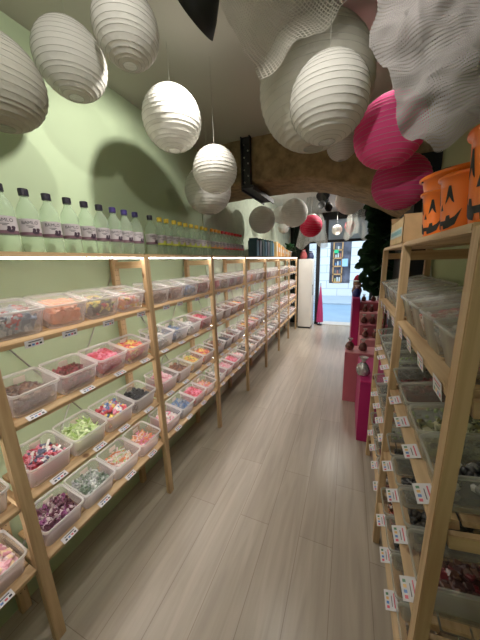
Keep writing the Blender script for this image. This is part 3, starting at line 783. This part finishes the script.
LAN = [
 ((-1.066, .599, 2.198), .27, M_LAN_DIM, 'big white paper lantern cut off by the left edge'),
 ((-1.034, .860, 2.391), .25, M_LAN, 'white paper lantern second from the left, high against the green wall'),
 ((-.767, .878, 2.421), .22, M_LAN, 'grey-white paper lantern cut by the top edge, open end facing down'),
 ((-.881, 1.277, 2.339), .295, M_LAN, 'brightly lit white paper lantern over the yellow-capped bottles'),
 ((-.736, 1.447, 2.132), .25, M_LAN, 'white paper lantern hanging beside the black bracket, overlapping another'),
 ((-1.009, 1.853, 2.147), .345, M_LAN, 'grey-white paper lantern partly hidden behind another left of the bracket'),
 ((-.191, 1.415, 2.374), .50, M_LAN_DIM, 'very large pale paper lantern behind the white net and bright lantern'),
 ((-.094, 1.025, 2.123), .25, M_LAN, 'bright ribbed white paper lantern at the centre top'),
 ((-.096, 2.149, 2.388), .20, M_LAN, 'small white paper lantern peeping out between white and pink ones'),
 ((.152, 1.719, 2.253), .345, M_PINK, 'hot pink paper lantern, upper and larger one'),
 ((.274, 2.091, 2.086), .34, M_PINK, 'hot pink paper lantern, lower one under the stone lintel'),
 ((-1.104, 3.466, 2.148), .35, M_LAN, 'grey paper lantern close to the rough wall past the lintel'),
 ((-.975, 3.98, 2.268), .25, M_LAN, 'white paper lantern between two greyer ones past the lintel'),
 ((-.690, 3.504, 2.199), .345, M_LAN, 'pale grey paper lantern left of the crimson one past the lintel'),
 ((-1.13, 4.82, 2.185), .20, M_LAN, 'smallest white paper lantern above the orange cartons'),
 ((-.516, 3.813, 2.063), .30, M_CRIM, 'crimson paper lantern with a white cap near the doorway'),
 ((-.041, 3.78, 2.333), .35, M_LAN, 'pale paper lantern half hidden above the lintel edge by the doorway'),
 ((-.273, 5.8, 2.178), .20, M_LAN, 'small bright white paper lantern above the open doorway'),
]
for i, (p, D, m, l) in enumerate(LAN):
    o = lantern(p, D, m, l, cap=(m is M_CRIM)); o['group'] = 'paper lanterns'

# ------------------------------------------------------------ track spots
def track_spot(loc, aim, label, L=.16, r=.055, lit=False, cone=True):
    e = empty('track_spotlight', loc); tag(e, label, 'spotlight', 'ceiling spotlights')
    q = (Vector(aim)-Vector(loc)).to_track_quat('-Z', 'Y').to_matrix().to_4x4()
    bm = bmesh.new()
    pr = [(.012, L), (.022, L*.98), (.028, L*.8), (r*.8, L*.3), (r, 0), (r-.004, 0), (r*.75, L*.28), (.024, L*.6), (0, L*.62)] if cone else [(0, L), (r*.95, L), (r, L*.96), (r, 0), (r-.004, 0), (r-.006, L*.15), (0, L*.15)]
    lathe(bm, pr, 28, mtx=q); mesh_obj('lamp_shade', bm, M_BLACK, e, True)
    bm = bmesh.new(); lathe(bm, [(0, L*.2), (r*.55, L*.2), (r*.6, L*.25), (0, L*.3)], 16, mtx=q); mesh_obj('bulb', bm, emit('lit bulb', (1, .95, .88), 14) if lit else M_WHITE, e)
    bm = bmesh.new(); top = q @ Vector((0, 0, L*.75)); tube(bm, [top, (top.x, top.y, CZ-loc[2]-.02)], .007, 8)
    box(bm, top.x-.02, top.x+.02, top.y-.05, top.y+.05, CZ-loc[2]-.022, CZ-loc[2]); mesh_obj('mount', bm, M_BLACK, e)
track_spot((-.60, 1.075, 2.535), (-.95, 1.15, 2.31), 'black cone spotlight on the ceiling at the top edge', .15, .085)
track_spot((-.465, 4.5, 2.55), (-.7, 4.2, 2.2), 'black round spotlight past the lintel, upper left of its cluster', .10, .09, False, False)
track_spot((-.44, 4.28, 2.40), (-.5, 3.4, 2.1), 'lit black spotlight past the lintel, beside the crimson lantern', .10, .05, True, False)
track_spot((-.37, 4.8, 2.44), (-.2, 4.2, 2.1), 'black spotlight past the lintel, right one of its cluster', .13, .06, False, False)
bm = bmesh.new(); box(bm, -.52, -.44, 4.4, 6.4, CZ-.035, CZ-.002); tag(mesh_obj('light_track', bm, M_BLACK), 'black ceiling track carrying the far spotlights', 'track')
# steel bracket under the lintel
bm = bmesh.new()
box(bm, -.935, -.850, Y0-.035, Y0-.012, 2.275, CZ)                    # plate on the face
for xx in (-.935, -.858): box(bm, xx, xx+.008, Y0-.06, Y0-.034, 2.275, CZ)
box(bm, -.935, -.815, Y0-.06, Y1+.02, 2.256, 2.276)
box(bm, -.935, -.925, Y0-.06, Y1+.02, 2.235, 2.256); box(bm, -.825, -.815, Y0-.06, Y1+.02, 2.235, 2.256)
br = mesh_obj('steel_bracket', bm, M_STEEL); tag(br, 'black steel bracket with bolts running under the stone lintel', 'bracket')
for i in range(7):
    bm = bmesh.new(); lathe(bm, [(0, 0), (.007, 0), (.007, .006), (0, .008)], 8, mtx=Matrix.Rotation(R(90), 4, 'X')); o = mesh_obj('bolt', bm, M_WIRE, br)
    o.location = (-.892+(.018 if i % 2 else -.018), Y0-.035, 2.31+i*.05)

# ------------------------------------------------------------ nets
def sheet(name, rows, m, fold, seed, parent=None):
    """rows: list of lists of points -> smooth wrinkled cloth with UVs in metres"""
    bm = bmesh.new(); uvl = bm.loops.layers.uv.new('UVMap'); rn = random.Random(seed)
    from mathutils import noise
    nr, nc = len(rows), len(rows[0]); V = []
    for i in range(nr):
        V.append([])
        for j in range(nc):
            p = Vector(rows[i][j]); o = noise.noise_vector(p*fold[1]+Vector((seed, 0, 0)))*fold[0]+noise.noise_vector(p*fold[1]*2.7)*fold[0]*.5
            V[-1].append(bm.verts.new(p+o))
    su, sv = .45/nc*1.0, .45/nr
    for i in range(nr-1):
        for j in range(nc-1):
            f = bm.faces.new((V[i][j], V[i][j+1], V[i+1][j+1], V[i+1][j])); f.smooth = True
            for l, (a, b) in zip(f.loops, ((i, j), (i, j+1), (i+1, j+1), (i+1, j))): l[uvl].uv = (b/nc, a/nr)
    return mesh_obj(name, bm, m, parent, True)
def lerp(a, b, t): return Vector(a)*(1-t)+Vector(b)*t
M_NET = netting('white net', (.66, .64, .58), 46, .72)
M_GAUZE = netting('silver grey gauze', (.34, .325, .32), 150, .36)
A, B, C, E_ = (-.56, 1.22, 2.66), (-.315, .98, 2.215), (.07, 1.22, 2.56), (-.28, .72, 2.655)
n1 = 44; rows = []
for i in range(n1+1):
    rows.append([])
    for j in range(n1+1):
        u, v = i/n1, j/n1
        p = lerp(lerp(A, E_, u), lerp(B, C, u), v)
        p.z -= .02*math.sin(math.pi*u)*math.sin(math.pi*v)
        w = math.sin(u*16)*.018*(v) ; p += Vector((w*.5, w, 0))
        rows[-1].append(p)
tag(sheet('ceiling_net', rows, M_NET, (.008, 9), 3), 'white net draped from the ceiling at the top centre, pointed corner hanging', 'net', 'draped nets')
edge = [(2.66, -.01), (2.30, .0), (2.16, .016), (2.09, .020), (2.05, .060), (2.00, .078), (1.95, .085), (1.90, .112), (1.85, .138), (1.835, .148)]
def xl_at(z):
    for (za, xa), (zb, xb) in zip(edge, edge[1:]):
        if za >= z >= zb: return xa+(xb-xa)*(za-z)/(za-zb)
    return edge[-1][1]
rows = []; nr, nc = 90, 64
for i in range(nr+1):
    rows.append([]); v = i/nr
    for j in range(nc+1):
        u = j/nc; zb = 1.835+.085*min(1, u*1.4)*1.0
        z = 2.66+(zb-2.66)*v; xl = xl_at(max(1.835, 2.66+(1.835-2.66)*v)); x = xl+(.46-xl)*u
        fold = .020*math.sin(u*9+v*2.2)+.010*math.sin(u*17-7*v)
        rows[-1].append(Vector((x, .76+.10*u+fold, z)))
tag(sheet('gauze_drape', rows, M_GAUZE, (.022, 12), 5), 'crumpled silver-grey gauze hanging at the top right above the pumpkins', 'drape', 'draped nets')
# far drapes
def far_drape(x0, x1, y, z0, z1, m, label, seed, taper=.3):
    rows = []
    for i in range(17):
        rows.append([]); v = i/16
        for j in range(21):
            u = j/20; xc = (x0+x1)/2; hw = (x1-x0)/2*(taper+(1-taper)*v)
            rows[-1].append(Vector((xc+(2*u-1)*hw, y+.03*math.sin(u*18), z0+(z1-z0)*v-.06*math.sin(u*9)*v)))
    tag(sheet('gauze_drape', rows, m, (.02, 7), seed), label, 'drape', 'draped nets')
M_G2 = netting('pale far gauze', (.50, .50, .45), 60, .66)
far_drape(-.92, -.36, 4.9, 2.665, 1.86, M_G2, 'pale gauze skirt hanging behind the crimson lantern', 11, .35)
far_drape(-.14, .26, 5.2, 2.665, 1.98, M_G2, 'pale gauze hanging over the doorway right of the small lit lantern', 12, .45)
e = empty('party_balloon', (-.03, 5.75, 2.22)); tag(e, 'pale pink balloon behind the gauze over the doorway', 'balloon')
bm = bmesh.new(); lathe(bm, [(0, -.15), (.02, -.135), (.07, -.09), (.105, 0), (.09, .07), (.05, .105), (0, .12)], 20); mesh_obj('balloon_skin', bm, mat('salmon pink rubber', (.85, .25, .28), .3), e, True)
bm = bmesh.new(); lathe(bm, [(.003, -.148), (.012, -.165), (0, -.160)], 8); tube(bm, [(0, 0, .118), (0, 0, CZ-2.22)], .001, 4); mesh_obj('knot', bm, mat('balloon knot pink', (.7, .15, .2), .4), e)

# ------------------------------------------------------------ pumpkin buckets
def bucket(loc, r, h, face_a, label, tilt=None, handle=True):
    e = empty('pumpkin_bucket', loc); tag(e, label, 'bucket', 'pumpkin buckets on the right rack')
    rb = r*.78
    rad = lambda z: rb+(r-rb)*(z/h)**.8
    prof = [(0, 0), (rb*.9, 0), (rb, .006)]+[(rad(h*t), h*t) for t in (.15, .35, .55, .75, .92)]+[(r*1.09, h*.93), (r*1.11, h*.955), (r*1.09, h*.985), (r*1.02, h), (r*.97, h*.99), (rb*.93, .01), (0, .008)]
    bm = bmesh.new(); lathe(bm, prof, 40); mesh_obj('bucket_body', bm, M_ORANGE, e, True)
    # painted face: patches wrapped on the wall
    def patch(bm, poly):
        t = bmesh.new(); vs = [t.verts.new((x, z, 0)) for x, z in poly]; t.faces.new(vs)
        bmesh.ops.triangulate(t, faces=t.faces); bmesh.ops.subdivide_edges(t, edges=t.edges[:], cuts=3, use_grid_fill=True)
        for v in t.verts:
            x, z = v.co.x*r, v.co.y*h; rr = rad(z)+.0012; a = face_a+x/rr; v.co = Vector((rr*math.cos(a), rr*math.sin(a), z))
        bm2 = bmesh.new(); merge(bm, t)
    bm = bmesh.new()
    for sx in (-1, 1):
        patch(bm, [(sx*.38-.20, .50), (sx*.38-.10, .54), (sx*.38, .62), (sx*.38+.10, .54), (sx*.38+.20, .50), (sx*.38+.06, .80), (sx*.38-.04, .80)])
    patch(bm, [(-.09, .40), (.09, .40), (0, .52)])
    up = [(-.85, .40), (-.6, .28), (-.42, .24), (-.40, .31), (-.25, .30), (-.2, .22), (.2, .22), (.25, .30), (.40, .31), (.42, .24), (.6, .28), (.85, .40)]
    lo = [(.60, .14), (.35, .09), (.10, .07), (.07, .14), (-.10, .14), (-.13, .07), (-.35, .09), (-.60, .14)]
    patch(bm, up+lo)
    mesh_obj('painted_face', bm, M_BLACK, e)['label'] = 'black jagged grin and eyes'
    if handle:
        bm = bmesh.new(); pts = [(r*1.08*math.cos(a), 0, h*.93+r*1.05*math.sin(a)*(.35)) for a in [math.pi*i/16 for i in range(17)]]
        q = Matrix.Rotation(face_a+R(90), 4, 'Z'); tube(bm, [q @ Vector(p)+Vector((0, 0, -.004)) for p in pts], .0035, 6); mesh_obj('handle', bm, M_BLACK, e)['label'] = 'black carrying handle'
    if tilt: e.rotation_euler = tilt
    return e
bucket((.288, 1.150, TOPZ), .064, .150, R(203), 'smallest orange pumpkin bucket, beside the cardboard box', handle=False)
bucket((.302, .985, TOPZ), .068, .158, R(190), 'middle orange pumpkin bucket with one eye showing', handle=False)
bucket((.322, .820, TOPZ), .078, .215, R(205), 'tall orange pumpkin bucket cut off by the right edge', handle=True)
bucket((.375, 1.325, 1.700), .092, .235, R(90), 'large orange pumpkin bucket tipped over behind the smaller ones', tilt=(0, R(-9), R(12)), handle=True)
# cardboard display box at the rack's end
e = empty('cardboard_box', (.29, 1.66, TOPZ)); tag(e, 'open cardboard box with a blue-lettered strip on the far right rack end', 'box')
CB = mat('brown cardboard', (.62, .45, .24), .8, .08, 20)
bm = bmesh.new(); w, d, t = .070, .20, .003
for a in ((-w, -w+t, -d, d), (w-t, w, -d, d)): box(bm, *a, 0, .118)
for a in ((-w, w, -d, -d+t), (-w, w, d-t, d)): box(bm, *a, 0, .128)
box(bm, -w, w, -d, d, 0, .003); mesh_obj('carton', bm, CB, e)
bm = bmesh.new(); box(bm, -w-.0015, -w, -d+.02, d-.02, .035, .075); mesh_obj('printed_strip', bm, mat('pale blue print', (.45, .55, .52), .6), e)['label'] = 'pale strip of blurred lettering'
bm = bmesh.new()
for i in range(11):
    yy = -d+.04+i*.03; box(bm, -w-.0022, -w-.0015, yy, yy+.016, .045, .066)
mesh_obj('lettering', bm, mat('teal lettering', (.12, .35, .40), .6), e)
bm = bmesh.new()
mm = Matrix.Translation((0, d, .128)) @ Matrix.Rotation(R(-50), 4, 'X'); box(bm, -w, w, -.002, 0, 0, .05, 0, mm); mesh_obj('flap', bm, CB, e)

# ------------------------------------------------------------ displays down the right side
M_MAG = mat('magenta board', (.42, .01, .13), .45, .05, 5); M_DPK = mat('dusty pink board', (.50, .13, .17), .55, .05, 5); M_LPK = mat('light pink board', (.72, .30, .32), .55)
def plinth(x0, x1, y0, y1, h, m, mt, label, name='display_plinth'):
    e = empty(name, ((x0+x1)/2, (y0+y1)/2, 0)); w, d = (x1-x0)/2, (y1-y0)/2
    bm = bmesh.new(); bevel_box(bm, -w, w, -d, d, 0, h-.012, .003); mesh_obj('plinth_body', bm, m, e)
    bm = bmesh.new(); bevel_box(bm, -w, w, -d, d, h-.012, h, .002); mesh_obj('top_panel', bm, mt, e)
    return tag(e, label, 'plinth')
plinth(.142, .40, 2.28, 2.90, .585, M_MAG, mat('magenta top board', (.55, .03, .17), .4), 'magenta display plinth just behind the right rack')
plinth(.006, .36, 2.965, 3.22, .60, M_DPK, M_LPK, 'dusty pink display plinth standing out into the aisle')
# stepped display
e = empty('stepped_display', (.2, 4.1, 0)); tag(e, 'tall stepped pink display with magenta side panel near the doorway', 'display stand')
bm = bmesh.new(); bevel_box(bm, -.13, -.03, -.12, 1.0, 0, 1.06, .003); mesh_obj('side_panel', bm, M_MAG, e)['label'] = 'magenta side panel'
for i, (y0, h) in enumerate(((-.66, .62), (-.46, .76), (-.26, .88), (-.06, 1.0))):
    bm = bmesh.new(); bevel_box(bm, -.028, .30, y0, y0+.198, 0, h, .003); mesh_obj('step', bm, M_DPK if i % 2 else M_LPK, e)
FOIL = [mat('brown foil', (.16, .06, .05), .3, .4, 60, 0, .2), mat('clear film', (.55, .50, .48), .2, .3, 50), mat('red foil', (.55, .04, .08), .3, .3, 50, 0, .3), mat('silver foil', (.55, .55, .55), .25, .4, 60, .5, .7), mat('navy foil', (.03, .05, .22), .3, .3, 60)]
def goodie(loc, s, m, label, cat='gift bag'):
    e = empty('gift_bag', loc); bm = bmesh.new(); rn = random.Random(int(loc[0]*999+loc[1]*777+loc[2]*55))
    rings = lathe(bm, [(0, 0), (s*.30, 0), (s*.42, s*.15), (s*.45, s*.45), (s*.32, s*.75), (s*.12, s*.95)], 12)
    for rg in rings[1:]:
        for v in rg:
            k = rn.uniform(.85, 1.15); v.co.x *= k; v.co.y *= k
    mesh_obj('bag', bm, m, e)
    bm = bmesh.new(); lathe(bm, [(s*.12, s*.93), (s*.10, s*1.0), (s*.2, s*1.15), (s*.30, s*1.3)], 10); mesh_obj('gathered_top', bm, FOIL[1], e)
    bm = bmesh.new(); tube(bm, [(s*.125*math.cos(a), s*.125*math.sin(a), s*.97) for a in [i*math.pi/5 for i in range(10)]], s*.02, 4, 0, True); mesh_obj('ribbon', bm, FOIL[2], e)
    return tag(e, label, cat, 'wrapped gift bags on the pink displays')
goodie((.055, 3.07, .60), .10, FOIL[0], 'brown wrapped gift bag on the dusty pink plinth, left one')
goodie((.190, 3.07, .60), .10, FOIL[0], 'brown wrapped gift bag on the dusty pink plinth, right one')
goodie((.165, 2.42, .585), .13, FOIL[3], 'silver wrapped bundle on the magenta plinth behind the rack')
q = 0
for y0, h in ((-.64, .62), (-.44, .76), (-.24, .88), (-.04, 1.0)):
    for x in (.23, .33, .43):
        goodie((x+random.uniform(-.02, .02), 4.1+y0+.1, h+.001), random.uniform(.07, .09), FOIL[[0, 0, 2][q % 3]], f'wrapped gift bag on {["lowest", "second", "third", "highest"][q//3]} step of the pink display, {["left", "middle", "right"][q % 3]}'); q += 1
goodie((.12, 4.15, 1.06), .13, FOIL[4], 'navy wrapped bundle on top of the magenta side panel')
# knitted figure-like pouch with a red cap
e = empty('plush_toy', (.21, 4.35, 1.0)); tag(e, 'small plush toy with red and white cap atop the pink display', 'toy')
e.location = (.125, 4.40, 1.06)
bm = bmesh.new(); lathe(bm, [(0, 0), (.06, 0), (.075, .06), (.055, .13), (.06, .17), (.05, .22), (0, .24)], 16); mesh_obj('body', bm, mat('tan plush', (.30, .18, .12), .9), e, True)
bm = bmesh.new(); lathe(bm, [(.052, .215), (.056, .225), (.035, .28), (0, .31)], 16); mesh_obj('cap', bm, mat('red felt', (.55, .03, .06), .8), e, True)
bm = bmesh.new(); tube(bm, [(.054*math.cos(a), .054*math.sin(a), .215) for a in [i*math.pi/8 for i in range(16)]], .012, 6, 0, True); mesh_obj('cap_band', bm, M_WHITE, e)

# leafy plant by the black pillar
e = empty('leafy_plant', (.40, 3.345, 0)); tag(e, 'tall dark green broad-leaved plant by the black pillar on the right', 'plant')
bm = bmesh.new(); lathe(bm, [(0, 0), (.075, 0), (.09, .20), (.096, .20), (.096, .22), (.085, .22), (.08, .18), (0, .18)], 20); mesh_obj('pot', bm, M_BLACK, e)
bm = bmesh.new(); rl = random.Random(21)
tube(bm, [(0, 0, .18), (.01, -.02, .9), (-.01, -.10, 1.6), (.02, -.15, 2.2)], [.014, .012, .01, .006], 8)
tube(bm, [(.03, 0, .18), (.06, -.05, 1.0), (.10, -.15, 1.7), (.12, -.2, 2.15)], [.012, .010, .008, .005], 8); mesh_obj('trunk', bm, M_STEM, e)
bm = bmesh.new()
for i in range(800):
    z = rl.uniform(1.28, 2.22); a = rl.uniform(0, 6.28); wob = .10+.05*math.sin(z*9)
    r0 = rl.uniform(.02, wob+.05)
    d = Vector((math.cos(a), math.sin(a), rl.uniform(-.6, .5)))
    base = Vector((-.06, -.10, z))+Vector((d.x*r0*1.05, d.y*r0, 0))
    L = rl.uniform(.08, .12); r0 *= 1; leaf_bm(bm, base, d+Vector((0, 0, -.35)), Vector((rl.uniform(-.9, .9), -.8, rl.uniform(.1, 1))), L, L*.5)
for v in bm.verts: v.co.x = min(v.co.x, .22); v.co.y = max(v.co.y, -.355); v.co.y = min(v.co.y, .08)
mesh_obj('foliage', bm, M_LEAF, e)

# ------------------------------------------------------------ white cabinet and things at the door
e = empty('white_cabinet', (-.93, 6.32, 0)); tag(e, 'tall white cabinet at the far end of the left rack', 'cabinet')
bm = bmesh.new(); bevel_box(bm, -.16, .14, -.17, .2, .04, 1.63, .004); mesh_obj('cabinet_body', bm, M_WHITE, e)
bm = bmesh.new(); bevel_box(bm, .1405, .158, -.165, .195, .06, 1.61, .003); mesh_obj('door', bm, M_WHITE, e)
bm = bmesh.new(); box(bm, -.15, .13, -.16, .19, 0, .04); mesh_obj('plinth', bm, M_STEEL, e)
bm = bmesh.new(); tube(bm, [(.172, -.13, .8), (.172, -.13, 1.05)], .006, 6); box(bm, .157, .172, -.134, -.126, .82, .83); box(bm, .157, .172, -.134, -.126, 1.02, 1.03); mesh_obj('handle', bm, M_STEEL, e)
def pouch(loc, s, m, label, nm='cloth_pouch'):
    e = empty(nm, loc); bm = bmesh.new(); lathe(bm, [(0, 0), (s*.5, 0), (s*.55, s*.4), (s*.4, s*.9), (s*.22, s*1.15), (s*.3, s*1.35)], 14); mesh_obj('pouch_body', bm, m, e, True)
    bm = bmesh.new(); tube(bm, [(s*.23*math.cos(a), s*.23*math.sin(a), s*1.15) for a in [i*math.pi/6 for i in range(12)]], s*.03, 4, 0, True); mesh_obj('drawstring', bm, M_WHITE, e); tag(e, label, 'pouch')
pouch((-1.0, 6.27, 1.63), .16, mat('red cloth', (.30, .06, .06), .8), 'dark red cloth pouch on top of the white cabinet')
pouch((-.835, 6.27, 1.63), .13, mat('navy cloth', (.02, .03, .08), .8), 'navy cloth pouch on the white cabinet beside the red one')
# dark curtain left of the far cabinet
rows = [[Vector((-1.36+.32*j/20, 6.64+.02*math.sin(j*1.6), 2.6-2.55*i/10)) for j in range(21)] for i in range(11)]
tag(sheet('dark_curtain', rows, mat('dark green cloth', (.02, .03, .02), .9), (.004, 6), 2), 'dark curtain in the far left corner behind the rack', 'curtain')
# furled magenta umbrella-like flag at the door post
e = empty('beach_flag', (-.62, 6.60, 0)); tag(e, 'furled magenta flag leaning at the black door post', 'flag')
bm = bmesh.new(); lathe(bm, [(.085, .08), (.075, .3), (.045, .65), (.015, .95), (0, 1.0)], 10)
mesh_obj('furled_cloth', bm, M_PINK, e, True)
bm = bmesh.new(); tube(bm, [(0, 0, 0), (0, 0, 1.05)], .008, 8); lathe(bm, [(0, 0), (.06, 0), (.06, .02), (0, .02)], 12); mesh_obj('pole', bm, M_STEEL, e)
